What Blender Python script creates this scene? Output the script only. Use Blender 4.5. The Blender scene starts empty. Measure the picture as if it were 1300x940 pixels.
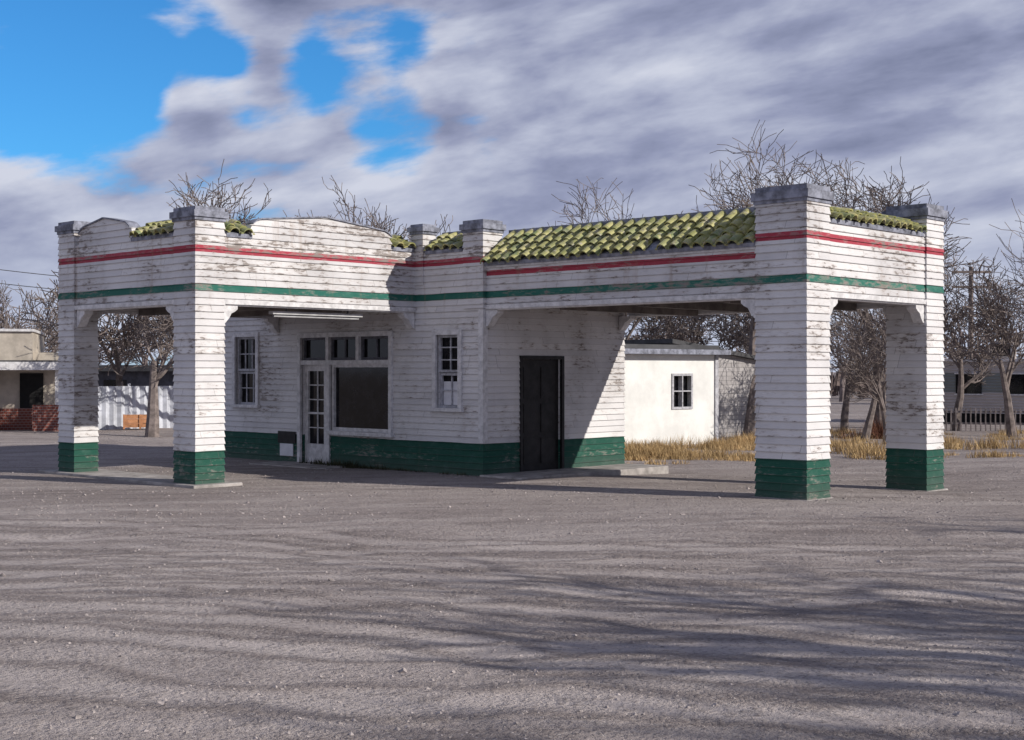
import bpy, math, random
from mathutils import Vector, noise
random.seed(7)
D=bpy.data; C=bpy.context
# ---------------------------------------------------------------- site plan frame
CAM=(16.386,-16.613); TH=math.radians(43.4)
RH=(math.cos(TH),math.sin(TH)); DH=(-math.sin(TH),math.cos(TH))
def plan(r,d): return (CAM[0]+r*RH[0]+d*DH[0], CAM[1]+r*RH[1]+d*DH[1])
def smooth(a,b,t):
    t=max(0,min(1,(t-a)/(b-a))); return t*t*(3-2*t)
def gz(x,y):
    z=-0.13*smooth(0,5,y)
    far=math.hypot(x,y)
    if far<45:
        k=1-smooth(30,45,far)
        inb=1-0.8*(1 if (-8<x<7 and -5.5<y<5) else 0)
        z+=k*inb*(0.05*noise.noise((x*0.35,y*0.35,1.0))+0.020*noise.noise((x*1.3,y*1.3,4.0)))
    return z
# ---------------------------------------------------------------- node helper
class N:
    def __init__(s,name):
        s.m=D.materials.new(name); s.m.use_nodes=True; s.t=s.m.node_tree; s.n=s.t.nodes; s.l=s.t.links
        s.b=s.n.get('Principled BSDF'); s._p=None
    def new(s,t,**k):
        n=s.n.new(t)
        for a,v in k.items(): setattr(n,a,v)
        return n
    def put(s,sock,v):
        if hasattr(v,'is_linked') or hasattr(v,'links'): s.l.new(v,sock)
        else:
            if isinstance(v,(tuple,list)) and len(v)==3 and sock.type=='RGBA': v=(*v,1)
            sock.default_value=v
    def math(s,op,a,b=0.0,c=0.0,clamp=False):
        n=s.new('ShaderNodeMath',operation=op,use_clamp=clamp)
        s.put(n.inputs[0],a); s.put(n.inputs[1],b); s.put(n.inputs[2],c); return n.outputs[0]
    def mix(s,f,a,b,bt='MIX'):
        n=s.new('ShaderNodeMix',data_type='RGBA',blend_type=bt)
        s.put(n.inputs[0],f); s.put(n.inputs[6],a); s.put(n.inputs[7],b); return n.outputs[2]
    def pos(s):
        if s._p is None: s._p=s.new('ShaderNodeNewGeometry').outputs['Position']
        return s._p
    def scaled(s,sc,src=None):
        n=s.new('ShaderNodeVectorMath',operation='MULTIPLY'); s.put(n.inputs[0],src or s.pos()); n.inputs[1].default_value=sc; return n.outputs[0]
    def noise(s,vec,scale,detail=4,rough=0.55,dist=0.0):
        n=s.new('ShaderNodeTexNoise'); s.put(n.inputs['Vector'],vec); n.inputs['Scale'].default_value=scale
        n.inputs['Detail'].default_value=detail; n.inputs['Roughness'].default_value=rough; n.inputs['Distortion'].default_value=dist
        return n.outputs['Fac']
    def mr(s,v,a,b,c=0.0,d=1.0,sm=True):
        n=s.new('ShaderNodeMapRange',interpolation_type='SMOOTHSTEP' if sm else 'LINEAR')
        s.put(n.inputs[0],v)
        for i,x in enumerate((a,b,c,d)): s.put(n.inputs[i+1],x)
        return n.outputs[0]
    def bump(s,h,st=0.5,dist=0.02):
        n=s.new('ShaderNodeBump'); n.inputs['Strength'].default_value=st; n.inputs['Distance'].default_value=dist
        s.put(n.inputs['Height'],h); s.l.new(n.outputs[0],s.b.inputs['Normal'])
    def fin(s,col,rough=0.8,spec=0.3,metal=0.0):
        s.put(s.b.inputs['Base Color'],col); s.put(s.b.inputs['Roughness'],rough)
        s.b.inputs['Specular IOR Level'].default_value=spec; s.b.inputs['Metallic'].default_value=metal
        return s.m
BH=0.108
WHITE=(0.735,0.72,0.72); GREEN=(0.010,0.080,0.055); RED=(0.37,0.045,0.07); GST=(0.022,0.14,0.105)
def siding(name,bands,peel=0.5,base=WHITE,wood=(0.22,0.19,0.175)):
    s=N(name); p=s.pos()
    sep=s.new('ShaderNodeSeparateXYZ'); s.l.new(p,sep.inputs[0]); X,Y,Z=sep.outputs
    row=s.math('FLOOR',s.math('DIVIDE',Z,BH)); fr=s.math('FRACT',s.math('DIVIDE',Z,BH))
    wn=s.new('ShaderNodeTexWhiteNoise',noise_dimensions='1D'); s.l.new(row,wn.inputs['W'])
    rr=s.math('ADD',s.math('DIVIDE',s.math('SUBTRACT',X,Y),2.6),s.math('MULTIPLY',wn.outputs[0],5.0))
    run=s.math('FLOOR',rr); runf=s.math('FRACT',rr)
    cb=s.new('ShaderNodeCombineXYZ'); s.l.new(row,cb.inputs[0]); s.l.new(run,cb.inputs[1])
    wn2=s.new('ShaderNodeTexWhiteNoise',noise_dimensions='3D'); s.l.new(cb.outputs[0],wn2.inputs['Vector']); rnd=wn2.outputs[0]
    big=s.noise(p,0.9,4,0.6)
    col=s.mix(s.mr(big,0.35,0.72),base,tuple(c*0.77 for c in base))
    wob=s.math('MULTIPLY',s.math('SUBTRACT',s.noise(p,1.2,2),0.5),0.03)
    zz=s.math('ADD',Z,wob)
    fade=s.mr(s.noise(s.scaled((1,1,2)),3.0,5,0.7),0.45,0.8,0.0,0.4)
    for z0,z1,bc in bands:
        f=s.math('MULTIPLY',s.math('GREATER_THAN',zz,z0),s.math('LESS_THAN',zz,z1))
        bc2=s.mix(fade,bc,tuple(min(1,c*1.2+0.10) for c in bc))
        col=s.mix(f,col,bc2)
    pn=s.noise(s.scaled((3.4,3.4,13)),1.8,7,0.68)
    pn=s.math('ADD',pn,s.math('MULTIPLY',s.math('SUBTRACT',big,0.5),0.7))
    pn=s.math('ADD',pn,s.math('MULTIPLY',s.math('SUBTRACT',rnd,0.5),0.14))
    pn=s.math('ADD',pn,s.mr(fr,0.0,0.28,0.05,0.0))
    # the painted foot holds its paint better than the boards above
    pn=s.math('SUBTRACT',pn,s.math('MULTIPLY',s.math('LESS_THAN',Z,.55),.05))
    lo=0.762-0.2*peel
    mask=s.mr(pn,lo,lo+0.03,0,.88)
    wcol=s.mix(s.noise(s.scaled((3,3,60)),2.0,3,0.6),tuple(c*0.7 for c in wood),tuple(c*1.5 for c in wood))
    dirty=s.mr(pn,lo-0.14,lo+0.02,0,0.42)
    col=s.mix(dirty,col,(0.40,0.34,0.31))
    col=s.mix(mask,col,wcol)
    j=s.math('LESS_THAN',runf,0.003)
    col=s.mix(s.math('MULTIPLY',j,0.55),col,(0.12,0.11,0.11))
    lap_shade=s.math('LESS_THAN',fr,0.06)  # thin line at each board's lower edge: shade and dirt put into the colour
    col=s.mix(s.math('MULTIPLY',lap_shade,0.32),col,(0.14,0.13,0.13))
    col=s.mix(1.0,col,s.mix(rnd,(0.87,0.87,0.885),(1,1,1)),'MULTIPLY')
    gr=s.math('MULTIPLY',s.mr(Z,-0.05,0.35,0.6,0.0),big)
    col=s.mix(gr,col,(0.13,0.11,0.10))
    rs_=s.math('MULTIPLY',s.mr(s.noise(s.scaled((5,5,.5)),1.2,4,.6),.56,.75),s.mr(Z,2.7,3.3,0.08,.4))
    col=s.mix(rs_,col,(0.28,0.19,0.13))
    s.bump(s.math('SUBTRACT',s.noise(s.scaled((3,3,40)),3,3,0.6),s.math('MULTIPLY',mask,0.7)),0.6,0.006)
    return s.fin(col,0.75,0.25)
def plain(name,c,var=0.3,scale=6,rough=0.8,spec=0.3,bumpd=0.004,metal=0):
    s=N(name); n=s.noise(s.pos(),scale,5,0.65)
    col=s.mix(s.mr(n,0.3,0.7),tuple(x*(1-var) for x in c),tuple(min(1,x*(1+var)) for x in c))
    if bumpd: s.bump(s.noise(s.pos(),scale*5,3),0.5,bumpd)
    return s.fin(col,rough,spec,metal)
GB=(-0.6,0.55,GREEN)
m_side=siding('siding_painted',[GB,(3.02,3.13,GST),(3.62,3.73,RED)],0.62)
m_sideR=siding('siding_canopy_face',[(3.02,3.13,GST),(3.39,3.48,RED)],0.60)
m_wall=siding('siding_wall',[GB,(3.02,3.13,GST),(3.62,3.73,RED)],0.50)
m_trim=plain('white_trim',(0.62,0.61,0.62),0.2,9)
m_cap=plain('pillar_cap_grey',(0.21,0.22,0.27),0.5,7)
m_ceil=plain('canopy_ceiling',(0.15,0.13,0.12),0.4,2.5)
m_lamp=plain('aged_enamel',(0.45,0.45,0.46),0.2,5,.5)
m_roof=plain('roof_tar',(0.07,0.07,0.075),0.3,2)
m_conc=plain('concrete',(0.34,0.315,0.30),0.35,3,0.9,0.2,0.01)
m_dark=plain('dark_interior',(0.012,0.012,0.013),0.3,3)
m_door=plain('dark_door',(0.018,0.016,0.017),0.5,5,.6)
m_sash=plain('window_sash_paint',(0.40,0.40,0.43),0.3,12)
m_sashd=plain('window_sash_dark',(0.12,0.12,0.14),0.3,12)
m_blind=plain('window_blind',(0.7,0.7,0.74),0.1,4)
def glassmat():
    s=N('old_window_glass'); n=s.noise(s.pos(),2.5,3)
    s.bump(n,0.04,0.01); return s.fin(s.mix(s.mr(s.noise(s.pos(),5,4,0.7),0.4,0.75),(0.004,0.004,0.005),(0.018,0.018,0.022)),0.06,0.3)
m_glass=glassmat()
def tilemat():
    s=N('roof_tile_clay')
    v=s.new('ShaderNodeTexVoronoi'); s.l.new(s.scaled((4.5,4.5,6)),v.inputs['Vector']); v.inputs['Scale'].default_value=1
    sp=s.new('ShaderNodeSeparateColor'); s.l.new(v.outputs['Color'],sp.inputs[0])
    col=s.mix(sp.outputs[0],(0.25,0.26,0.09),(0.50,0.465,0.20))
    col=s.mix(s.mr(sp.outputs[1],.65,.95,0,.55),col,(0.13,0.20,0.10))
    col=s.mix(s.mr(s.noise(s.pos(),6,6,0.7),0.50,0.64,0,0.75),col,(0.12,0.115,0.075))
    col=s.mix(s.mr(s.noise(s.pos(),11,5,0.7),0.54,0.66,0,0.75),col,(0.48,0.43,0.35))
    s.bump(s.noise(s.pos(),30,3),0.4,0.005)
    return s.fin(col,0.45,0.4)
m_tile=tilemat()
# ---------------------------------------------------------------- mesh helper
class M:
    def __init__(s,name,mats): s.name=name; s.mats=mats; s.v=[]; s.f=[]; s.mi=[]
    def poly(s,pts,mi=0):
        b=len(s.v); s.v+= [tuple(p) for p in pts]; s.f.append(tuple(range(b,b+len(pts)))); s.mi.append(mi)
    def hexa(s,v,mi=0):
        b=len(s.v); s.v+=v
        for f in ((0,3,2,1),(4,5,6,7),(0,1,5,4),(1,2,6,5),(2,3,7,6),(3,0,4,7)): s.f.append(tuple(b+i for i in f)); s.mi.append(mi)
    def box(s,x0,x1,y0,y1,z0,z1,mi=0):
        s.hexa([(x0,y0,z0),(x1,y0,z0),(x1,y1,z0),(x0,y1,z0),(x0,y0,z1),(x1,y0,z1),(x1,y1,z1),(x0,y1,z1)],mi)
    def obox(s,o,u,n,a0,a1,b0,b1,z0,z1,mi=0):
        P=lambda a,b,z:(o[0]+u[0]*a+n[0]*b,o[1]+u[1]*a+n[1]*b,z)
        s.hexa([P(a0,b0,z0),P(a1,b0,z0),P(a1,b1,z0),P(a0,b1,z0),P(a0,b0,z1),P(a1,b0,z1),P(a1,b1,z1),P(a0,b1,z1)],mi)
    def tube(s,pts,rad,sides=5,mi=0):
        rings=[]
        for i,p in enumerate(pts):
            p=Vector(p); t=(Vector(pts[min(i+1,len(pts)-1)])-Vector(pts[max(i-1,0)])).normalized()
            a=t.cross(Vector((0,0,1))) if abs(t.z)<0.9 else t.cross(Vector((1,0,0))); a.normalize(); b=t.cross(a)
            r=rad[i] if isinstance(rad,(list,tuple)) else rad
            st=len(s.v)
            for k in range(sides):
                an=2*math.pi*k/sides; s.v.append(tuple(p+a*(math.cos(an)*r)+b*(math.sin(an)*r)))
            rings.append(st)
        for i in range(len(rings)-1):
            for k in range(sides):
                k2=(k+1)%sides; s.f.append((rings[i]+k,rings[i]+k2,rings[i+1]+k2,rings[i+1]+k)); s.mi.append(mi)
    def obj(s,parent=None,smooth=False,bevel=0):
        me=D.meshes.new(s.name); me.from_pydata(s.v,[],s.f)
        for m in s.mats: me.materials.append(m)
        me.polygons.foreach_set('material_index',s.mi)
        if smooth: me.polygons.foreach_set('use_smooth',[True]*len(s.f))
        me.update(); o=D.objects.new(s.name,me); C.scene.collection.objects.link(o)
        if parent: o.parent=parent
        if bevel:
            b=o.modifiers.new('bevel','BEVEL'); b.width=bevel; b.segments=2; b.limit_method='ANGLE'
        return o
def empty(name):
    e=D.objects.new(name,None); C.scene.collection.objects.link(e); e.empty_display_size=0.3; return e
OFF=0.018
def off(z):
    fr=(z/BH)-math.floor(z/BH+1e-6); return OFF*(1-fr)
def clap(m,o,u,n,L,z0,z1,holes=(),e0=0,e1=0,prof=None,th=0.16,mi=0,cmi=0,core=True):
    us=sorted({0,L}|{h[0] for h in holes}|{h[1] for h in holes})
    if prof:
        k=0.0
        while k<L: us.append(k); k+=0.08
        us=sorted(set(us))
    zs=sorted({z0,z1}|{h[2] for h in holes}|{h[3] for h in holes}) if not prof else [z0,z1]
    P=lambda a,b,z:(o[0]+u[0]*a+n[0]*b,o[1]+u[1]*a+n[1]*b,z)
    for i in range(len(us)-1):
        ua,ub=us[i],us[i+1]
        for j in range(len(zs)-1):
            za,zb=zs[j],zs[j+1]
            cu,cz=(ua+ub)/2,(za+zb)/2
            if any(h[0]<cu<h[1] and h[2]<cz<h[3] for h in holes): continue
            if core:
                ta=prof(ua) if prof else zb; tb=prof(ub) if prof else zb
                m.hexa([P(ua,-th,za),P(ub,-th,za),P(ub,-.003,za),P(ua,-.003,za),P(ua,-th,ta),P(ub,-th,tb),P(ub,-.003,tb),P(ua,-.003,ta)],cmi)
            z=za
            while z<zb-1e-5:
                zn=min(zb,(math.floor(z/BH+1e-6)+1)*BH)
                if prof:
                    ta,tb=min(zn,prof(ua)),min(zn,prof(ub))
                    if ta<=z and tb<=z: z=zn; continue
                    ta=max(ta,z); tb=max(tb,z)
                else: ta=tb=zn
                o1=off(z); zb0=math.floor(z/BH+1e-6)*BH
                oa=OFF*(1-min(1,(ta-zb0)/BH)); ob=OFF*(1-min(1,(tb-zb0)/BH))
                xa=e0 if ua==us[0] else 0; xb=e1 if ub==us[-1] else 0
                m.poly([P(ua-xa*o1,o1,z),P(ub+xb*o1,o1,z),P(ub+xb*ob,ob,tb),P(ua-xa*oa,oa,ta)],mi)
                m.poly([P(ua,-.003,z),P(ub,-.003,z),P(ub+xb*o1,o1,z),P(ua-xa*o1,o1,z)],mi)
                z=zn
def clapbox(m,x0,x1,y0,y1,z0,z1,mi=0):
    clap(m,(x0,y0),(1,0),(0,-1),x1-x0,z0,z1,e0=1,e1=1,mi=mi,core=False)
    clap(m,(x1,y0),(0,1),(1,0),y1-y0,z0,z1,e0=1,e1=1,mi=mi,core=False)
    clap(m,(x1,y1),(-1,0),(0,1),x1-x0,z0,z1,e0=1,e1=1,mi=mi,core=False)
    clap(m,(x0,y1),(0,-1),(-1,0),y1-y0,z0,z1,e0=1,e1=1,mi=mi,core=False)
    m.box(x0+.003,x1-.003,y0+.003,y1-.003,z0,z1-.002,mi)
# ================================================================= GAS STATION
ST=empty('abandoned_gas_station')
XL0,XL1,YL=-5.82,-1.65,-4.60
XR,YR=6.27,4.09
WB,DB=7.55,3.80
w=M('walls',[m_wall])
win=[(0.47,1.17,1.10,2.47),(2.62,5.19,1.98,2.42),(2.62,3.35,-0.5,1.98),(3.50,5.19,0.66,1.90),(6.43,6.98,1.14,2.41)]
clap(w,(-WB,0),(1,0),(0,-1),WB,-0.5,3.86,holes=win,e0=1,e1=1)
clap(w,(0,0),(0,1),(1,0),DB,-0.5,3.5,holes=[(0.96,1.99,-0.5,1.99)],e0=1,e1=1)
clap(w,(0,DB),(-1,0),(0,1),WB,-0.5,3.86,holes=[(2.0,2.9,1.1,2.3)],e0=1,e1=1)
clap(w,(-WB,DB),(0,-1),(-1,0),DB,-0.5,3.86,e0=1,e1=1)
w.obj(ST)
r=M('flat_roof',[m_roof,m_dark])
r.box(-WB+.2,-.2,.2,DB-.2,3.40,3.50); r.box(-WB+.2,-.2,.2,DB-.2,-.02,.06,1)
r.box(.02,XR-.25,.75,YR-.25,3.40,3.50,0); r.box(XL0+.25,XL1-.25,YL+.25,-.02,3.40,3.50,0)
r.obj(ST)
def col(name,x0,x1,y0,y1,zt,z0=-0.5,cap=0.16,ov=0.055):
    m=M(name,[m_side,m_cap,m_trim])
    clapbox(m,x0,x1,y0,y1,z0,zt)
    m.box(x0-ov*.5,x1+ov*.5,y0-ov*.5,y1+ov*.5,zt-.05,zt+.002,1)
    m.box(x0-ov,x1+ov,y0-ov,y1+ov,zt,zt+cap*.62,1)
    m.box(x0-ov*.2,x1+ov*.2,y0-ov*.2,y1+ov*.2,zt+cap*.62,zt+cap,1)
    return m.obj(ST)
col('column',XR-.82,XR,0,.60,4.19,cap=.19)
col('column',XR-.68,XR,YR-.56,YR,4.22,cap=.19)
col('column',XL1-.58,XL1,YL,YL+.52,4.16)
col('column',XL0,XL0+.52,YL,YL+.44,4.20)
col('corner_pillar',-.43,.035,-.035,.42,4.19,z0=2.85)
col('roof_pillar',-1.76,-1.46,-.03,.27,4.25,z0=3.3,cap=.13)
col('roof_pillar',XL0,XL0+.4,-.03,.3,4.2,z0=3.87,cap=.13)
cbm=M('corner_boards',[m_trim])
cbm.box(-.09,.022,-.024,-.001,.56,2.845); cbm.box(.001,.0225,-.0005,.09,.56,2.845); cbm.obj(ST)
def gab(L,a,b,pk,zl=3.93,ze=4.19):
    def f(u):
        if u<a-.001 or u>b+.001: return zl
        e=min(1,min(u-a,b-u)/.16); return ze-.07+.07*math.sin(e*math.pi/2)+(pk-ze)*(1-abs((u-(a+b)/2)/((b-a)/2)))
    return f
fa=M('canopy_fascia',[m_side])
L=4.6-.52
clap(fa,(XL1-.03,YL+.52),(0,1),(1,0),L-.0,2.85,4.6,prof=gab(L,.56,3.50,4.34))
L2=(XL1-.58)-(XL0+.52)
pf=gab(L2,.12,1.76,4.33)
clap(fa,(XL0+.52,YL+.03),(1,0),(0,-1),L2,2.85,4.6,prof=pf)
clap(fa,(XL0+.03,0),(0,-1),(-1,0),4.6-.44,2.85,4.6,prof=gab(L,.57,3.51,4.34))
fa2=M('canopy_fascia',[m_sideR,m_side])
clap(fa2,(0.035,.05),(1,0),(0,-1),XR-.82-.035,2.85,3.56,mi=0)
clap(fa2,(XR-.03,.60),(0,1),(1,0),YR-1.16,2.85,3.93,mi=1,cmi=1)
clap(fa2,(XR-.68,YR-.03),(-1,0),(0,1),XR-.68,2.85,3.93,mi=1,cmi=1)
fa2.box(0,XR-.82,.60,.68,3.4,4.10,1)
fa.obj(ST); fa2.obj(ST)
mo=M('fascia_mouldings',[m_trim])
mo.box(.04,XR-.825,.018,.048,2.83,2.90); mo.box(XR-.028,XR+.002,.605,YR-.565,2.83,2.90)
mo.box(XL1-.028,XL1+.002,YL+.525,-.03,2.83,2.90); mo.box(XL0+.525,XL1-.585,YL-.002,YL+.028,2.83,2.90)
mo.box(.04,XR-.825,.010,.046,3.525,3.575)
mo.obj(ST)
cp=M('parapet_coping',[m_cap])
def coping(o,u,n,pr,a,b):
    k=a
    while k<b-.01:
        k2=min(b,k+.08); P=lambda q,w_,z:(o[0]+u[0]*q+n[0]*w_,o[1]+u[1]*q+n[1]*w_,z)
        za,zb=pr(k)+.001,pr(k2)+.001
        cp.hexa([P(k,-.18,za),P(k2,-.18,zb),P(k2,.035,zb),P(k,.035,za),P(k,-.18,za+.022),P(k2,-.18,zb+.022),P(k2,.035,zb+.022),P(k,.035,za+.022)]); k=k2
coping((XL1-.03,YL+.52),(0,1),(1,0),gab(L,.56,3.50,4.34),.56,3.50)
coping((XL0+.52,YL+.03),(1,0),(0,-1),pf,.12,1.76); cp.obj(ST)
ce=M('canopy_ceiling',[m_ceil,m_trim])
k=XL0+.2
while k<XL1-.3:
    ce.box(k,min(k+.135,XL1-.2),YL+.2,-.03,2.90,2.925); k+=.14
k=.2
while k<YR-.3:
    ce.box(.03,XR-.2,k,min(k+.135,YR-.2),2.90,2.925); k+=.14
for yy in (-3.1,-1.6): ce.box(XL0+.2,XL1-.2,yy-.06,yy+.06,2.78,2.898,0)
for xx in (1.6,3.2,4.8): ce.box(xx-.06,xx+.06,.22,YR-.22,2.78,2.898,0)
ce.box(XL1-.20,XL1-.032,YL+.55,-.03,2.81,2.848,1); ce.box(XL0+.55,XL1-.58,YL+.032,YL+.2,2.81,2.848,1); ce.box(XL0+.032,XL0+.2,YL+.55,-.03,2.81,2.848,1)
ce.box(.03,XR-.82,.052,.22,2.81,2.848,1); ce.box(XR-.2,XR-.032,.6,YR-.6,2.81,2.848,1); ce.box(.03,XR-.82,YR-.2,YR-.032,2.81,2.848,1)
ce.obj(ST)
cb=M('corbels',[m_trim])
def corbel(x,y,dx,dy,s=.26,wd=.16):
    px,py=-dy,dx
    pts=[(0,0),(s,0),(s,-.05),(s*.8,-.09),(s*.55,-.12),(s*.4,-.19),(s*.12,-.27),(0,-.27)]
    A=[(x+dx*a+px*wd/2,y+dy*a+py*wd/2,2.808+b) for a,b in pts]; B=[(x+dx*a-px*wd/2,y+dy*a-py*wd/2,2.808+b) for a,b in pts]
    cb.poly(A); cb.poly(B[::-1])
    for i in range(len(pts)):
        j=(i+1)%len(pts); cb.poly([A[j],A[i],B[i],B[j]])
corbel(XL1-.11,YL+.54,0,1); corbel(XL1-.11,-.025,0,-1); corbel(XL0+.11,YL+.46,0,1); corbel(XL0+.11,-.025,0,-1)
corbel(XL1-.605,YL+.11,-1,0); corbel(XL0+.545,YL+.11,1,0)
corbel(XR-.845,.12,-1,0); corbel(.03,.12,1,0); corbel(XR-.70,YR-.11,-1,0); corbel(.03,YR-.4,1,0)
corbel(XR-.11,.625,0,1); corbel(XR-.11,YR-.58,0,-1)
cb.obj(ST)
def tiles(name,o,u,n,L,ze,zr,over,run,tw=.215,rows=4,cover=True,miss=0):
    m=M(name,[m_tile,m_cap]); nt=max(1,round(L/tw)); tw=L/nt; S=8
    slope=Vector((-n[0]*(run+over),-n[1]*(run+over),zr-ze)); sl=slope.length; sd=slope/sl
    up=Vector((n[0]*(zr-ze),n[1]*(zr-ze),run+over)).normalized(); U=Vector((u[0],u[1],0)); O=Vector((o[0]+n[0]*over,o[1]+n[1]*over,ze))
    rl=sl/rows
    for t in range(nt):
        for k in range(rows):
            if miss and random.random()<miss: continue
            jx=random.uniform(-.014,.014); jz=random.uniform(0,.018); jv=random.uniform(-.035,.03)
            va=k*rl-.02+jv; vb=(k+1)*rl+.05
            prof=[]
            for q in range(S+1):
                an=math.pi*q/S; prof.append((tw*.5-math.cos(an)*tw*.36+jx,math.sin(an)*.075))
            prof=[(0-.01,.0)]+prof+[(tw+.01,0)]
            A=[O+U*(t*tw+a)+sd*va+up*(h*1.05+.030+jz) for a,h in prof]
            B=[O+U*(t*tw+a)+sd*vb+up*(h*.9+.004) for a,h in prof]
            A2=[p-up*.022 for p in A]
            for i in range(len(prof)-1):
                m.poly([A[i],A[i+1],B[i+1],B[i]]); m.poly([A2[i],A2[i+1],A[i+1],A[i]])
    P=lambda a,v,h:tuple(O+U*a+sd*v+up*h)
    m.hexa([P(0,0,-.06),P(L,0,-.06),P(L,sl,-.06),P(0,sl,-.06),P(0,.02,-.002),P(L,.02,-.002),P(L,sl,-.002),P(0,sl,-.002)],1)
    if cover:
        m.obox(o,u,n,0,L,-run-.10,-run+.04,zr+.0,zr+.075,1)
    m.obox(o,u,n,0,L,-run-.06,-run-.0,ze-.3,zr,1)
    return m.obj(ST)
tiles('roof_tiles',(.04,.05),(1,0),(0,-1),XR-.82-.045,3.60,4.13,.10,.58,rows=4,miss=.01)
tiles('roof_tiles',(XR-.03,.66),(0,1),(1,0),YR-1.28,3.94,4.14,.05,.40,rows=3)
tiles('roof_tiles',(-1.40,.0),(1,0),(0,-1),.92,3.88,4.17,.06,.42,rows=3)
tiles('roof_tiles',(XL1-.03,YL+.58),(0,1),(1,0),.48,3.94,4.14,.05,.40,rows=3)
tiles('roof_tiles',(XL1-.03,-.56),(0,1),(1,0),.5,3.94,4.14,.05,.40,rows=3)
tiles('roof_tiles',(XL0+.52+1.80,YL+.03),(1,0),(0,-1),L2-1.80-.06,3.94,4.16,.05,.40,rows=3)
tr=M('window_and_door_trim',[m_trim,m_sash,m_sashd,m_glass,m_blind,m_dark,m_door])
F=((-WB,0),(1,0),(0,-1))
def B(*a,mi=0): tr.obox(*F,*a,mi)
def casing(a0,a1,z0,z1,wd=.09,sill=True):
    B(a0-wd,a0,-.02,.05,z0,z1+wd); B(a1,a1+wd,-.02,.05,z0,z1+wd); B(a0,a1,-.02,.048,z1,z1+wd)
    if sill: B(a0-wd-.04,a1+wd+.04,-.02,.09,z0-.06,z0-.001)
def glaze(a0,a1,z0,z1,nx,nz,mi=1,back=-.07,bar=.022,fr=.045,g=3):
    B(a0,a1,back-.02,back-.012,z0,z1,mi=g)
    B(a0,a0+fr,back-.01,back+.035,z0,z1,mi=mi); B(a1-fr,a1,back-.01,back+.035,z0,z1,mi=mi)
    B(a0+fr,a1-fr,back-.01,back+.034,z0,z0+fr,mi=mi); B(a0+fr,a1-fr,back-.01,back+.034,z1-fr,z1,mi=mi)
    for i in range(1,nx): 
        c=a0+(a1-a0)*i/nx; B(c-bar/2,c+bar/2,back-.01,back+.02,z0+fr,z1-fr,mi=mi)
    for i in range(1,nz):
        c=z0+(z1-z0)*i/nz; B(a0+fr,a1-fr,back-.01,back+.018,c-bar/2,c+bar/2,mi=mi)
casing(.47,1.17,1.10,2.47); glaze(.47,1.17,1.78,2.47,3,2,mi=1); glaze(.47,1.17,1.10,1.77,3,2,mi=1,back=-.10)
casing(6.43,6.98,1.14,2.41); glaze(6.43,6.98,1.76,2.41,2,3,mi=1)
glaze(6.43,6.98,1.14,1.75,2,2,mi=1,back=-.10,g=3)
B(6.48,6.94,-.108,-.1115,1.19,1.60,mi=4)
casing(2.62,5.19,1.98,2.42,sill=False)
B(2.53,2.62,-.02,.05,-.3,1.98); B(3.35,3.50,-.10,.045,-.3,1.98); B(5.19,5.28,-.02,.05,.60,1.98)
B(2.62,5.19,-.10,.04,1.90,1.985)
for a,b in ((2.62,3.38),(3.46,4.26),(4.34,5.19)): glaze(a,b,1.99,2.42,2 if a>3 else 1,1,mi=2,bar=.03)
for c in (3.42,4.30): B(c-.042,c+.042,-.10,.03,1.986,2.42)
B(3.50,5.19,-.09,-.08,.66,1.90,mi=3)
for a,b,c,d in ((3.50,3.56,.66,1.90),(5.13,5.19,.66,1.90)): B(a,b,-.09,-.02,c,d,mi=0)
B(3.56,5.13,-.09,-.022,.66,.72); B(3.56,5.13,-.09,-.022,1.85,1.90)
B(3.42,5.32,-.02,.10,.585,.655)
B(2.62,3.35,-.14,-.12,.02,1.90,mi=3)
for a,b in ((2.62,2.72),(3.25,3.35)): B(a,b,-.12,-.075,.02,1.90)
B(2.72,3.25,-.12,-.076,1.78,1.90); B(2.72,3.25,-.12,-.076,.02,.38); B(2.72,3.25,-.12,-.077,.95,.99)
B(2.975,2.995,-.12,-.09,.38,1.78)
for zz in (.68,1.22,1.5): B(2.72,3.25,-.12,-.09,zz,zz+.02)
B(3.27,3.31,-.075,-.03,.93,.98,mi=2)
B(2.55,3.42,-.02,.35,-.2,.015,mi=0)
B(1.97,2.38,.019,.036,.12,.36,mi=4); B(1.90,2.46,.0205,.034,.37,.60,mi=6)
F=((0,0),(0,1),(1,0))
B(.96,1.99,-.12,-.06,-.3,1.99,mi=6)
for z0,z1 in ((.15,.6),(.7,1.2),(1.3,1.85)):
    for a0,a1 in ((1.06,1.43),(1.52,1.89)): B(a0,a1,-.06,-.045,z0,z1,mi=6)
B(.90,.96,-.02,.035,-.3,2.05,mi=6); B(1.99,2.05,-.02,.035,-.3,2.05,mi=6); B(.96,1.99,-.02,.034,1.99,2.05,mi=6)
F=((0,DB),(-1,0),(0,1)); casing(2.0,2.9,1.1,2.3); glaze(2.0,2.9,1.1,2.3,2,2)
tr.obj(ST)
lf=M('ceiling_lamp_fixture',[m_lamp,m_sashd])
lf.box(-1.95,-1.83,-3.0,-1.1,2.71,2.76,0); lf.tube([(-1.89,-2.95,2.685),(-1.89,-1.15,2.685)],.022,8,0)
for yy in (-2.7,-1.4): lf.box(-1.90,-1.87,yy,yy+.02,2.76,2.90,1)
lf.obj(ST)
pd=M('concrete_island',[m_conc])
pd.box(XL0-.5,XL1+.18,YL-.15,YL+.75,-.4,.045)
pd.box(XR-.88,XR+.05,-.06,.65,-.5,.005); pd.box(XR-.75,XR+.06,YR-.64,YR+.07,-.5,-.09)
pd.box(.01,.98,-.10,DB+.1,-.5,.03)
pd.box(-5.4,-3.3,-.9,-.03,-.4,.02)
pd.obj(ST,bevel=.015)
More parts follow.
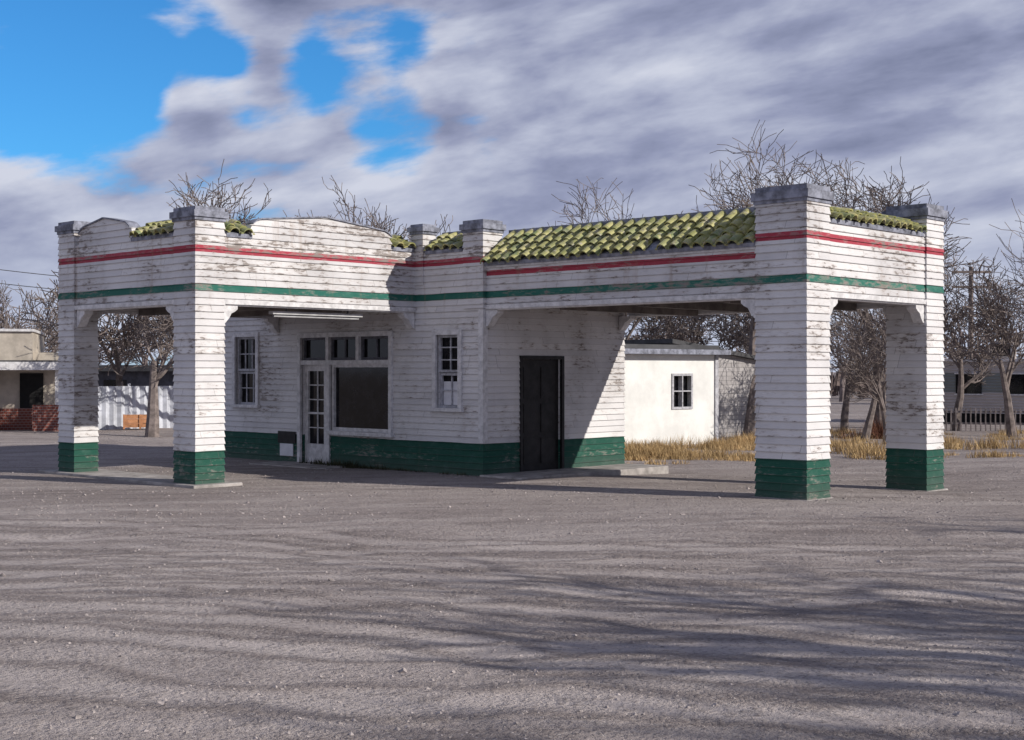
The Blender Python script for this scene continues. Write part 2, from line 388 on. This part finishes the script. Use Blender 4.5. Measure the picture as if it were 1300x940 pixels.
# ================================================================= GROUND
def axis(c0,c1,st,far):
    a=[]; v=c0
    while v<=c1: a.append(v); v+=st
    s=st; v=a[-1]
    while v<far: s*=1.22; v+=s; a.append(v)
    s=st; v=a[0]
    while v>-far: s*=1.22; v-=s; a.insert(0,v)
    return a
xs=axis(-12,20,.18,900); ys=axis(-18,14,.18,900)
g=M('ground',[])
# car tracks worn into the lot: (centre, radius) arcs in plan metres
ARCS=[]
for (r_,d_,R) in ((3,-14,26.5),(-6,48,36.0),(14,60,48.0),(-14,-22,34.0),(0,-40,51.5),(8,44,32.0),(2,30,21.2)):
    c=plan(r_,d_); ARCS+= [(c,R),(c,R+1.55)]
g.v=[(x,y,gz(x,y)) for y in ys for x in xs]; nx=len(xs)
g.f=[(j*nx+i,j*nx+i+1,(j+1)*nx+i+1,(j+1)*nx+i) for j in range(len(ys)-1) for i in range(nx-1)]; g.mi=[0]*len(g.f)
def groundmat():
    s=N('gravel_dirt'); p=s.pos()
    rot=s.new('ShaderNodeVectorRotate',rotation_type='Z_AXIS'); s.l.new(p,rot.inputs['Vector']); rot.inputs['Angle'].default_value=-TH-math.radians(10)
    rp=rot.outputs[0]
    big=s.noise(p,.22,4,.6); tr_=s.noise(s.scaled((.12,.8,1),rp),1.0,6,.60,1.6)
    fine=s.noise(p,24,4,.75); mid=s.noise(p,3.0,6,.7)
    peb=s.new('ShaderNodeTexVoronoi'); s.l.new(p,peb.inputs['Vector']); peb.inputs['Scale'].default_value=26
    wobv=s.math('MULTIPLY',s.math('SUBTRACT',s.noise(p,.3,3,.55),.5),2.2)
    wd=.27; tracks=None; rut=None
    for c,R in ARCS:
        dn=s.new('ShaderNodeVectorMath',operation='DISTANCE'); s.l.new(p,dn.inputs[0]); dn.inputs[1].default_value=(c[0],c[1],0)
        dd=s.math('ABSOLUTE',s.math('ADD',s.math('SUBTRACT',dn.outputs['Value'],R),wobv))
        t=s.mr(dd,0.1,wd,1,0); e2=s.mr(s.math('ABSOLUTE',s.math('SUBTRACT',dd,wd*1.3)),0,wd*.55,1,0)
        tracks=t if tracks is None else s.math('MAXIMUM',tracks,t); rut=e2 if rut is None else s.math('MAXIMUM',rut,e2)
    brk=s.mr(s.math('ADD',s.math('MULTIPLY',big,.6),s.math('MULTIPLY',mid,.4)),.40,.54)
    tracks=s.math('MULTIPLY',tracks,brk); rut=s.math('MULTIPLY',rut,brk)
    col=s.mix(s.mr(big,.35,.65),(0.305,0.262,0.248),(0.40,0.35,0.332))
    col=s.mix(s.mr(tr_,.48,.66,0,.65),col,(0.52,0.46,0.437))
    col=s.mix(s.mr(tr_,.46,.32,0,.6),col,(0.19,0.158,0.15))
    col=s.mix(s.math('MULTIPLY',tracks,.6),col,(0.54,0.48,0.455))
    col=s.mix(s.math('MULTIPLY',rut,.55),col,(0.19,0.158,0.15))
    col=s.mix(s.mr(mid,.50,.72,0,.6),col,(0.19,0.162,0.153))
    col=s.mix(s.mr(mid,.45,.25,0,.45),col,(0.52,0.465,0.44))
    col=s.mix(s.mr(fine,.5,.70,0,.7),col,(0.13,0.11,0.104))
    col=s.mix(s.mr(fine,.45,.28,0,.6),col,(0.60,0.545,0.52))
    sp=s.new('ShaderNodeSeparateColor'); s.l.new(peb.outputs['Color'],sp.inputs[0])
    pm=s.math('MULTIPLY',s.math('LESS_THAN',peb.outputs['Distance'],.30),s.math('GREATER_THAN',sp.outputs[0],.68))
    col=s.mix(s.math('MULTIPLY',pm,.6),col,s.mix(sp.outputs[1],(0.16,0.145,0.138),(0.60,0.55,0.52)))
    h=s.math('ADD',mid,s.math('MULTIPLY',fine,.45)); h=s.math('ADD',h,s.math('MULTIPLY',pm,.3)); h=s.math('ADD',h,s.math('MULTIPLY',tr_,.7))
    h=s.math('SUBTRACT',h,s.math('MULTIPLY',tracks,.35)); h=s.math('ADD',h,s.math('MULTIPLY',rut,.4))
    s.bump(h,1.0,.075)
    return s.fin(col,.95,.15)
gm=groundmat(); g.mats=[gm]; g.obj(smooth=True)
m_stone=plain('stone',(0.34,0.30,0.285),.45,9,.9,.2,.003)
st=M('gravel',[m_stone])
def stone(x,y,s):
    z=gz(x,y); b=len(st.v); a=random.random()*6.28
    vs=[(1,0,0),(-1,0,0),(0,1,0),(0,-1,0),(0,0,.7),(.6,.6,.35),(-.6,.55,.4),(0,-.7,.45)]
    for vx,vy,vz in vs:
        k=random.uniform(.75,1.25)*s; X=vx*math.cos(a)-vy*math.sin(a); Y=vx*math.sin(a)+vy*math.cos(a)
        st.v.append((x+X*k,y+Y*k*.8,z+vz*k-.002))
    for f in ((0,5,4),(5,2,4),(2,6,4),(6,1,4),(1,3,7),(1,7,4),(7,3,0),(7,0,4),(0,2,5),(2,1,6)): st.f.append(tuple(b+i for i in f)); st.mi.append(0)
for i in range(16000):
    d=5.5+ (random.random()**1.5)*24; rr=random.uniform(-.45,.45)*d; x,y=plan(rr,d)
    if -7.6<x<0.1 and 0<y<4: continue
    if noise.noise((x*.6,y*.6,7))<-.05: continue
    stone(x,y,random.choice([.006,.008,.009,.011,.015])*random.uniform(.7,1.4)*(1 if d<16 else 1.4))
for i in range(80):
    d=random.uniform(7,26); x,y=plan(random.uniform(-.4,.4)*d,d)
    if -7.6<x<0.1 and 0<y<4: continue
    stone(x,y,random.uniform(.018,.038))
st.obj()
# ================================================================= TREES
m_bark=plain('bark',(0.18,0.15,0.14),.4,6,.9,.15,0)
m_bark2=plain('bark_far',(0.20,0.165,0.16),.3,3,.9,.1,0)
def grow(m,p,d,L,rad,lev,maxl,rs,spread=.6,up=.12,mn=.006,ncs=(5,5,5,4,4,3)):
    ns=4 if lev<2 else 3
    pts=[p.copy()]; rr=[rad]; q=p.copy(); dd=d.copy()
    for i in range(ns):
        j=.16+.05*lev
        dd=(dd+Vector((rs.uniform(-j,j),rs.uniform(-j,j),rs.uniform(-j,j)+up))).normalized()
        q=q+dd*(L/ns); pts.append(q.copy()); rr.append(max(rad*(1-.6*(i+1)/ns),mn))
    m.tube(pts,rr,7 if lev==0 else (5 if lev<3 else 3))
    if lev>=maxl: return
    nc=ncs[lev]
    for c in range(nc):
        t=(.45+.55*(c+1)/nc) if lev==0 else (.2+.8*(c+.5)/nc)
        fi=t*ns; i=min(ns-1,int(fi)); f=fi-i; bp=pts[i].lerp(pts[i+1],f); br=rr[i]+(rr[i+1]-rr[i])*f
        ax=(pts[i+1]-pts[i]).normalized()
        side=Vector((rs.uniform(-1,1),rs.uniform(-1,1),rs.uniform(-.4,.6))); side=(side-ax*side.dot(ax))
        if side.length<.1: continue
        side.normalize(); sp=rs.uniform(spread*.7,spread*1.5)
        nd=(ax*math.cos(sp)+side*math.sin(sp)).normalized()
        grow(m,bp,nd,L*rs.uniform(.55,.82),max(br*rs.uniform(.5,.68),mn),lev+1,maxl,rs,spread,up*.8,mn,ncs)
def tree(r_,d_,H,seed,maxl=5,rad=None,mat=None,spread=.6,up=.10,name='bare_tree',trunk=.33,m=None,mn=.006,ncs=(5,5,5,4,4,3)):
    rs=random.Random(seed); x,y=plan(r_,d_); z=gz(x,y)-.05
    own=m is None
    if own: m=M(name,[mat or m_bark])
    v0=len(m.v)
    grow(m,Vector((0,0,0)),Vector((rs.uniform(-.08,.08),rs.uniform(-.08,.08),1)),H*trunk,rad or H*.022,0,maxl,rs,spread,up,mn,ncs)
    top=max(v[2] for v in m.v[v0:]); k=H/top
    for i in range(v0,len(m.v)): a=m.v[i]; m.v[i]=(x+a[0]*k,y+a[1]*k,z+a[2]*k)
    if own: m.obj()
def tpx(px,d): return (px-650)/1750*d
TH_=(4,4,4,4,4,3); TM=(4,5,5,4,4,3)
tree(tpx(338,45),45,8.4,11,5,mn=.009,ncs=TM,up=.14); tree(tpx(446,46),46,8.4,12,5,mn=.009,ncs=TM,up=.14)
tree(tpx(772,50),50,9.3,13,5,spread=.62,mn=.010,ncs=TM,up=.14)
tree(tpx(950,40),40,9.2,14,5,spread=.68,mn=.008,ncs=TM,up=.12); tree(tpx(1028,42),42,9.0,15,5,spread=.68,mn=.008,ncs=TM,up=.12)
tree(tpx(1118,45),45,8.9,16,5,spread=.68,mn=.009,ncs=TM,up=.12)
tree(tpx(1212,44),44,5.6,17,5,mn=.009,ncs=TH_); tree(tpx(1285,40),40,5.6,18,5,mn=.008,ncs=TH_); tree(tpx(1330,38),38,6.4,19,4)
tree(tpx(1098,38),38,4.3,20,5,ncs=TH_); tree(tpx(1072,43),43,4.6,21,4); tree(tpx(1125,36),36,3.8,44,4)
tree(tpx(193,40),40,5.4,22,5,rad=.17,mn=.008,ncs=TH_); tree(tpx(150,47),47,5.8,23,4,mn=.012)
tree(tpx(25,60),60,5.9,24,5,mn=.010,ncs=TH_)
tree(tpx(885,50),50,5.2,25,5,spread=.7,mn=.010,ncs=TH_); tree(tpx(830,52),52,5.1,26,5,spread=.7,mn=.010,ncs=TH_)
# row of trees beside the lot, right of the view
SH=(4,4,4,3,3,3)
for r_,d_,H,sd,rad in ((13.5,4.2,9,31,.24),(18.5,4.6,11,32,.26),(11.0,1.2,8,33,.2),(19.5,8.0,9.5,34,.22),(15.5,1.2,10,35,.24),(9.2,-.8,7.5,36,.18),(22,6.5,10,37,.24),(12.5,-2.2,9,38,.22)):
    tree(r_,d_,H,sd,4,rad=rad,spread=.42,up=.16,mn=.017,ncs=SH,trunk=.3)
dt=M('distant_trees',[m_bark2])
for i in range(50):
    d=random.uniform(75,110); px=-250+1800*i/49+random.uniform(-20,20)
    tree(tpx(px,d),d,random.uniform(4,7),100+i,3,rad=.14,spread=.75,m=dt,trunk=.25,mn=.02)
dt.obj()
m_scrub=plain('scrub_brown',(0.12,0.095,0.09),.5,2,.95,.1,0)
sc=M('distant_scrub',[m_scrub])
for i in range(8000):
    d=random.uniform(85,135); x,y=plan(random.uniform(-.6,.6)*d,d); h=random.uniform(.8,2.6)*(.6+.7*noise.noise((x*.05,y*.05,0))+.2); a=random.random()*6.28; wd=random.uniform(.1,.3)
    z=-.13; cx,cy=math.cos(a)*wd,math.sin(a)*wd; zz=z+random.uniform(0,.5)*h
    sc.poly([(x-cx,y-cy,zz),(x+cx,y+cy,zz),(x+random.uniform(-.4,.4),y+random.uniform(-.4,.4),z+max(.5,h))])
sc.obj()
# ================================================================= NEIGHBOUR BUILDINGS
class FR:
    def __init__(s,r0,d0,r1,d1):
        a=plan(r0,d0); b=plan(r1,d1); s.o=a; L=math.hypot(b[0]-a[0],b[1]-a[1]); s.L=L
        s.u=((b[0]-a[0])/L,(b[1]-a[1])/L); s.n=(s.u[1],-s.u[0])
m_stucco=plain('white_stucco',(0.72,0.72,0.70),.1,1.5)
m_tan=plain('tan_stucco',(0.46,0.41,0.35),.2,2)
def brickmat(name,c1,c2,mort,sx):
    s=N(name); sep=s.new('ShaderNodeSeparateXYZ'); s.l.new(s.pos(),sep.inputs[0])
    cb_=s.new('ShaderNodeCombineXYZ'); s.l.new(s.math('ADD',sep.outputs[0],sep.outputs[1]),cb_.inputs[0]); s.l.new(sep.outputs[2],cb_.inputs[1])
    b=s.new('ShaderNodeTexBrick'); s.l.new(cb_.outputs[0],b.inputs['Vector']); b.inputs['Scale'].default_value=sx
    b.inputs['Color1'].default_value=(*c1,1); b.inputs['Color2'].default_value=(*c2,1); b.inputs['Mortar'].default_value=(*mort,1); b.inputs['Mortar Size'].default_value=.02
    return s.fin(b.outputs[0],.9,.2)
m_brick=brickmat('red_brick',(0.24,0.07,0.05),(0.17,0.055,0.045),(0.3,0.27,0.25),3.0)
m_block=brickmat('pale_block',(0.42,0.40,0.40),(0.34,0.32,0.32),(0.24,0.23,0.23),2.0)
f=FR(1.4,33.2,5.42,36.5); e=empty('white_storage_shed')
m=M('walls',[m_stucco,m_dark]); T=f
for a0,a1,z0,z1 in [(0,3.55,-.5,2.2),(3.55,4.2,-.5,.85),(3.55,4.2,1.65,2.2),(4.2,T.L,-.5,2.2)]: m.obox(T.o,T.u,T.n,a0,a1,-.2,0,z0,z1)
m.obox(T.o,T.u,T.n,T.L-.2,T.L,-4,-.2,-.5,2.2); m.obox(T.o,T.u,T.n,0,.2,-4,-.2,-.5,2.2); m.obox(T.o,T.u,T.n,0,T.L,-4.2,-4,-.5,2.2)
m.obj(e)
m=M('roof',[m_cap,m_roof]); m.obox(T.o,T.u,T.n,-.3,T.L+.25,-4.4,.28,2.203,2.33,0); m.obox(T.o,T.u,T.n,-.1,T.L+.05,-4.2,.05,2.33,2.45,1); m.obj(e)
m=M('window',[m_trim,m_glass,m_sash]); 
m.obox(T.o,T.u,T.n,3.55,4.2,-.14,-.12,.85,1.65,1)
for a0,a1,z0,z1 in ((3.49,3.55,.79,1.71),(4.2,4.26,.79,1.71),(3.55,4.2,.79,.85),(3.55,4.2,1.65,1.71),(3.86,3.89,.85,1.65),(3.55,3.86,1.24,1.27),(3.89,4.2,1.24,1.27)): m.obox(T.o,T.u,T.n,a0,a1,-.12,.03,z0,z1,2)
m.obj(e)
m=M('door_frame',[m_sash,m_trim]); m.obox(T.o,T.u,T.n,T.L-.09,T.L+.03,-.1,.04,-.5,2.2,0); m.obj(e)
f=FR(5.5,39,7.5,40.5); e=empty('concrete_block_shed')
m=M('walls',[m_block])
P=lambda a,b,z:(f.o[0]+f.u[0]*a+f.n[0]*b,f.o[1]+f.u[1]*a+f.n[1]*b,z)
m.hexa([P(-1.2,-4,-.5),P(f.L,-4,-.5),P(f.L,0,-.5),P(-1.2,0,-.5),P(-1.2,-4,2.5),P(f.L,-4,2.02),P(f.L,0,2.02),P(-1.2,0,2.5)]); m.obj(e)
m=M('roof',[m_roof]); m.hexa([P(-1.5,-4.2,2.54),P(f.L+.2,-4.2,2.0),P(f.L+.2,.2,2.0),P(-1.5,.2,2.54),P(-1.5,-4.2,2.66),P(f.L+.2,-4.2,2.1),P(f.L+.2,.2,2.1),P(-1.5,.2,2.66)]); m.obj(e)
f=FR(-19.5,41,-13.9,42.5); e=empty('brick_and_stucco_building'); LB=f.L
m=M('walls',[m_tan,m_brick,m_dark,m_trim,m_glass])
m.obox(f.o,f.u,f.n,0,LB-.9,-6,-.8,1.9,3.0,0)
m.obox(f.o,f.u,f.n,0,LB-.9,-6,-1.2,-.3,1.9,0)
m.obox(f.o,f.u,f.n,LB-.9,LB-.1,-6,-1.2,-.3,2.35,0)
for a0,a1 in ((LB-2.9,LB-2.0),(LB-1.3,LB-.6)): m.obox(f.o,f.u,f.n,a0,a1,-1.2,-1.15,.2,1.7,2)
m.obox(f.o,f.u,f.n,0,LB-1.9,-.35,-.15,-.3,.72,1); m.obox(f.o,f.u,f.n,LB-.85,LB,-.35,-.15,-.3,.72,1)
m.obox(f.o,f.u,f.n,LB-1.9,LB-.85,-1.2,-1.1,-.3,.6,1)
for a in (LB-2.0,LB-.1,LB-4.2): m.obox(f.o,f.u,f.n,a-.09,a+.09,-.34,-.16,.72,1.8,3)
m.obj(e)
m=M('porch_roof',[m_trim,m_roof]); m.obox(f.o,f.u,f.n,-.2,LB+.15,-1.25,.1,1.8,2.05,0); m.obox(f.o,f.u,f.n,-.2,LB+.1,-1.2,.05,2.05,2.1,1); m.obox(f.o,f.u,f.n,-.1,LB-.85,-6.1,-.72,3.0,3.08,0); m.obj(e)
f=FR(-17.5,56,-12.8,55); e=empty('low_dark_building')
m=M('walls',[plain('dark_boards',(0.07,0.07,0.085),.3,3),m_roof,m_glass]); m.obox(f.o,f.u,f.n,0,f.L,-5,0,-.3,1.75); m.obox(f.o,f.u,f.n,-.3,f.L+.3,-5.3,.3,1.75,2.0,1); m.obox(f.o,f.u,f.n,1,2,0,.02,.6,1.4,2); m.obj(e)
f=FR(-14.2,44.5,-10.6,46.5)
m=M('corrugated_metal_fence',[plain('fence_metal',(0.50,0.52,0.58),.25,2,.5,.4,0)])
q=lambda aa,b,z:(f.o[0]+f.u[0]*aa+f.n[0]*b,f.o[1]+f.u[1]*aa+f.n[1]*b,z)
a=0
while a<f.L:
    for i in range(4):
        a0,a1=a+.0625*i,a+.0625*(i+1); b0,b1=.03*math.sin(i*math.pi/2),.03*math.sin((i+1)*math.pi/2)
        m.poly([q(a0,b0,-.3),q(a1,b1,-.3),q(a1,b1,1.27),q(a0,b0,1.27)])
    a+=.25
a=0
while a<f.L: m.obox(f.o,f.u,f.n,a,a+.08,-.14,-.04,-.3,1.35); a+=1.8
m.obox(f.o,f.u,f.n,0,f.L,-.05,-.031,1.0,1.08); m.obj()
f=FR(-12.5,44.3,-11.45,44.6); m=M('wooden_crate',[plain('orange_wood',(0.42,0.20,0.10),.35,4)])
for k in range(3): m.obox(f.o,f.u,f.n,0,f.L,-.03,0,-.05+k*.14,.07+k*.14); m.obox(f.o,f.u,f.n,0,f.L,-.5,-.47,-.05+k*.14,.07+k*.14)
for a in (0,.5,1.02): m.obox(f.o,f.u,f.n,a,a+.06,0.001,.03,-.1,.37)
m.obox(f.o,f.u,f.n,0,f.L,-.47,-.03,-.05,.0); m.obox(f.o,f.u,f.n,0,.03,-.47,-.03,0,.36); m.obox(f.o,f.u,f.n,f.L-.03,f.L,-.47,-.03,0,.36); m.obj()
f=FR(tpx(1192,50),50,tpx(1420,47),47); e=empty('mobile_home')
def ribbed(name,c):
    s=N(name); sep=s.new('ShaderNodeSeparateXYZ'); s.l.new(s.pos(),sep.inputs[0])
    wv=s.math('SINE',s.math('MULTIPLY',sep.outputs[2],60.0)); s.bump(wv,.5,.02); return s.fin(s.mix(s.noise(s.pos(),2,4),tuple(x*.8 for x in c),c),.5,.4)
m_trail=ribbed('trailer_siding',(0.50,0.46,0.45)); m_trail2=ribbed('trailer_siding_band',(0.22,0.24,0.24))
m=M('body',[m_trail,m_trail2,m_glass,m_trim,m_dark])
m.obox(f.o,f.u,f.n,0,f.L,-3,0,.25,1.0,0); m.obox(f.o,f.u,f.n,0,f.L,-3,-.002,1.0,1.7,1); m.obox(f.o,f.u,f.n,0,f.L,-3,0,1.7,2.1,0)
m.obox(f.o,f.u,f.n,.05,f.L-.05,-2.9,-.1,-.3,.25,4)
for a in (.6,2.4,4.4): m.obox(f.o,f.u,f.n,a,a+.9,0,.03,.95,1.65,2); m.obox(f.o,f.u,f.n,a-.05,a+.95,.0,.05,1.65,1.7,3); m.obox(f.o,f.u,f.n,a-.05,a+.95,.0,.05,.9,.95,3)
m.obj(e)
m=M('roof',[m_trim]); m.obox(f.o,f.u,f.n,-.1,f.L+.1,-3.1,.1,2.1,2.2); m.obj(e)
m=M('roof_cooler',[m_trail,m_dark]); m.obox(f.o,f.u,f.n,1.6,2.4,-1.6,-.9,2.2,2.85); m.obox(f.o,f.u,f.n,1.68,2.32,-.9,-.88,2.3,2.75,1); m.obj(e)
f=FR(tpx(1120,44),44,tpx(1400,43),43); m=M('picket_fence',[plain('fence_wood',(0.19,0.165,0.165),.4,4)])
a=0
while a<f.L:
    m.obox(f.o,f.u,f.n,a,a+.04,0,.02,-.2,.56+.08*random.random()); a+=.15
m.obox(f.o,f.u,f.n,0,f.L,-.04,-.001,.08,.14); m.obox(f.o,f.u,f.n,0,f.L,-.04,-.001,.45,.51); m.obj()
def pole(px,d,H):
    x,y=plan(tpx(px,d),d); m=M('utility_pole',[m_bark,m_cap]); m.tube([(x,y,-.3),(x+.03,y,H)],[.14,.10],8)
    for z in (H-.3,H-.95):
        m.obox((x,y),RH,(DH[0],DH[1]),-.85,.85,-.16,-.10,z,z+.11)
        for a in (-.75,-.35,.35,.75): m.tube([(x+RH[0]*a-DH[0]*.13,y+RH[1]*a-DH[1]*.13,z+.11),(x+RH[0]*a-DH[0]*.13,y+RH[1]*a-DH[1]*.13,z+.24)],.035,6,1)
    m.obj()
pole(1232,60,6.3); pole(-160,62,7.0)
m=M('power_line',[m_roof])
for z0,z1,o in ((7.1,5.9,0),(6.45,5.3,.4)):
    a=plan(tpx(-160,62),62+o); b=plan(tpx(330,70),70+o); pts=[]
    for i in range(15):
        t=i/14; pts.append((a[0]+(b[0]-a[0])*t,a[1]+(b[1]-a[1])*t,z0+(z1-z0)*t-.5*4*t*(1-t)*.6))
    m.tube(pts,.018,4)
m.obj()
x,y=plan(tpx(330,70),70.2); m=M('utility_pole',[m_bark]); m.tube([(x,y,-.3),(x,y,6)],[.14,.1],8); m.obj()
# ================================================================= DRY GRASS
m_grass=plain('dry_grass_blades',(0.44,0.31,0.16),.45,2,.9,.1,0)
gr=M('dry_grass',[m_grass])
def tuft(x,y,h,n,sp):
    for i in range(n):
        a=random.random()*6.28; rr=random.random()**.5*sp; bx,by=x+math.cos(a)*rr,y+math.sin(a)*rr; z=gz(bx,by)-.02
        l=h*random.uniform(.5,1.1); le=random.uniform(.1,.9)*l; b=random.random()*6.28; wd=.009
        tx,ty=bx+math.cos(b)*le,by+math.sin(b)*le; cx,cy=-math.sin(b)*wd,math.cos(b)*wd
        gr.poly([(bx-cx,by-cy,z),(bx+cx,by+cy,z),(tx,ty,z+l)])
for i in range(620):
    px=random.choice([random.uniform(780,975)]*3+[random.uniform(1040,1320)]*2); d=random.uniform(28,37) if px<1000 else random.uniform(30,43)
    x,y=plan(tpx(px,d),d)
    nn=noise.noise((x*.45,y*.45,0))
    if nn<-.08: continue
    tuft(x,y,random.uniform(.06,.2)+.6*max(0,nn),int(48),random.uniform(.15,.4))
gr.obj()
m_weed=plain('weed_dark',(0.06,0.06,0.035),.5,5,.9,.1,0); gr=M('weeds',[m_weed])
for i in range(40):
    xx=random.gauss(-3.4,.5); tuft(xx,-.12-abs(random.gauss(0,.08)),random.uniform(.06,.2),22,.08)
for i in range(30):
    xx=random.uniform(-2.6,-.2); tuft(xx,-.08-abs(random.gauss(0,.05)),random.uniform(.04,.1),12,.08)
gr.obj()
m_brush=plain('brush_pile_red',(0.16,0.075,0.05),.4,5,.9,.1,0); gr=M('brush_pile',[m_brush])
x,y=plan(tpx(1117,39),39)
for i in range(26): tuft(x+random.gauss(0,.35),y+random.gauss(0,.35),random.uniform(.3,.85),30,.25)
gr.obj()
# ================================================================= LIGHT, SKY, CAMERA
SUN=Vector((1,.35,.55)).normalized()
l=D.lights.new('sun','SUN'); l.energy=4.6; l.angle=math.radians(.5); l.color=(1,.94,.85)
lo=D.objects.new('sun',l); C.scene.collection.objects.link(lo); lo.rotation_euler=SUN.to_track_quat('Z','Y').to_euler(); lo.location=(20,5,20)
wd=D.worlds.new('World'); C.scene.world=wd; wd.use_nodes=True; nt=wd.node_tree
s=N.__new__(N); s.t=nt; s.n=nt.nodes; s.l=nt.links; s._p=None
bg=nt.nodes['Background']
sky=s.new('ShaderNodeTexSky'); sky.sky_type='NISHITA'; sky.sun_disc=False; sky.sun_elevation=math.asin(SUN.z); sky.sun_rotation=math.atan2(1,.35); sky.air_density=1.0; sky.dust_density=.3; sky.ozone_density=2.5
tc=s.new('ShaderNodeTexCoord'); dv=tc.outputs['Generated']
sp=s.new('ShaderNodeSeparateXYZ'); s.l.new(dv,sp.inputs[0])
ro=s.new('ShaderNodeVectorRotate',rotation_type='Z_AXIS'); s.l.new(dv,ro.inputs['Vector']); ro.inputs['Angle'].default_value=-TH
so=s.new('ShaderNodeSeparateXYZ'); s.l.new(ro.outputs[0],so.inputs[0])
cm=s.new('ShaderNodeCombineXYZ'); s.l.new(so.outputs[0],cm.inputs[0]); s.l.new(so.outputs[1],cm.inputs[1])
s.l.new(s.math('SUBTRACT',s.math('MULTIPLY',sp.outputs[2],3.0),s.math('MULTIPLY',so.outputs[0],.50)),cm.inputs[2])
pv=cm.outputs[0]
n1=s.noise(pv,4.6,8,.56,.15)
ad=s.new('ShaderNodeVectorMath',operation='ADD'); s.l.new(pv,ad.inputs[0]); ad.inputs[1].default_value=(.02,0,.06)
n1b=s.noise(ad.outputs[0],4.6,6,.54,.15)
n2=s.noise(pv,2.0,3,.5,.1)
def blob(px,py,a,b,amt):
    q=plan((px-650)/1750,1); v=Vector((q[0]-CAM[0],q[1]-CAM[1],(470-py)/1750)).normalized()
    dn=s.new('ShaderNodeVectorMath',operation='DOT_PRODUCT'); s.l.new(dv,dn.inputs[0]); dn.inputs[1].default_value=v
    return s.mr(dn.outputs['Value'],math.cos(math.radians(a)),math.cos(math.radians(b)),0,amt)
cov=s.math('ADD',n1,.12)
for args in ((40,90,6.0,1,-.26),(190,50,5.0,.5,-.24),(330,85,3.6,.3,-.18),(450,70,3.8,.3,-.20),(570,80,3.2,.3,-.16),(500,175,2.4,.2,-.13),(640,180,2.4,.2,-.13),(250,120,2.2,.1,.14),(350,105,2.0,.1,.10),(330,25,2.4,.2,.12)):
    cov=s.math('ADD',cov,blob(*args))
dens=s.mr(cov,.40,.55)
lit=s.math('SUBTRACT',n1,n1b)
shade=s.math('ADD',s.math('MULTIPLY',s.math('SUBTRACT',cov,.43),.8),s.math('MULTIPLY',s.math('SUBTRACT',n2,.5),1.0))
shade=s.math('SUBTRACT',shade,s.math('MULTIPLY',lit,1.8))
rt=s.math('ADD',s.math('MULTIPLY',so.outputs[0],.14),s.math('MULTIPLY',s.math('SUBTRACT',sp.outputs[2],.14),.7))
shade=s.math('ADD',shade,rt)
cr=s.new('ShaderNodeValToRGB'); s.l.new(shade,cr.inputs[0]); e=cr.color_ramp.elements
e[0].position=0.0; e[0].color=(6.3,6.6,7.7,1); e[1].position=.60; e[1].color=(1.6,1.85,3.0,1)
x_=e.new(.16); x_.color=(4.8,5.15,6.5,1)
x_=e.new(.36); x_.color=(3.0,3.3,4.8,1)
skc=s.mix(1.0,sky.outputs[0],(0.33,0.92,1.42),'MULTIPLY')
c1=s.mix(dens,skc,cr.outputs[0])
hz=s.mr(sp.outputs[2],0.0,.12,.6,0.0)
c2=s.mix(hz,c1,(4.6,5.2,6.8))
s.l.new(c2,bg.inputs[0]); bg.inputs[1].default_value=.1
cam=D.cameras.new('camera'); co=D.objects.new('camera',cam); C.scene.collection.objects.link(co)
co.location=(CAM[0],CAM[1],1.8); co.rotation_euler=(math.radians(90),0,TH); cam.sensor_width=36; cam.lens=1750/1300*36; cam.clip_end=3000
C.scene.camera=co
C.scene.view_settings.view_transform='Standard'; C.scene.view_settings.look='None'; C.scene.view_settings.exposure=0
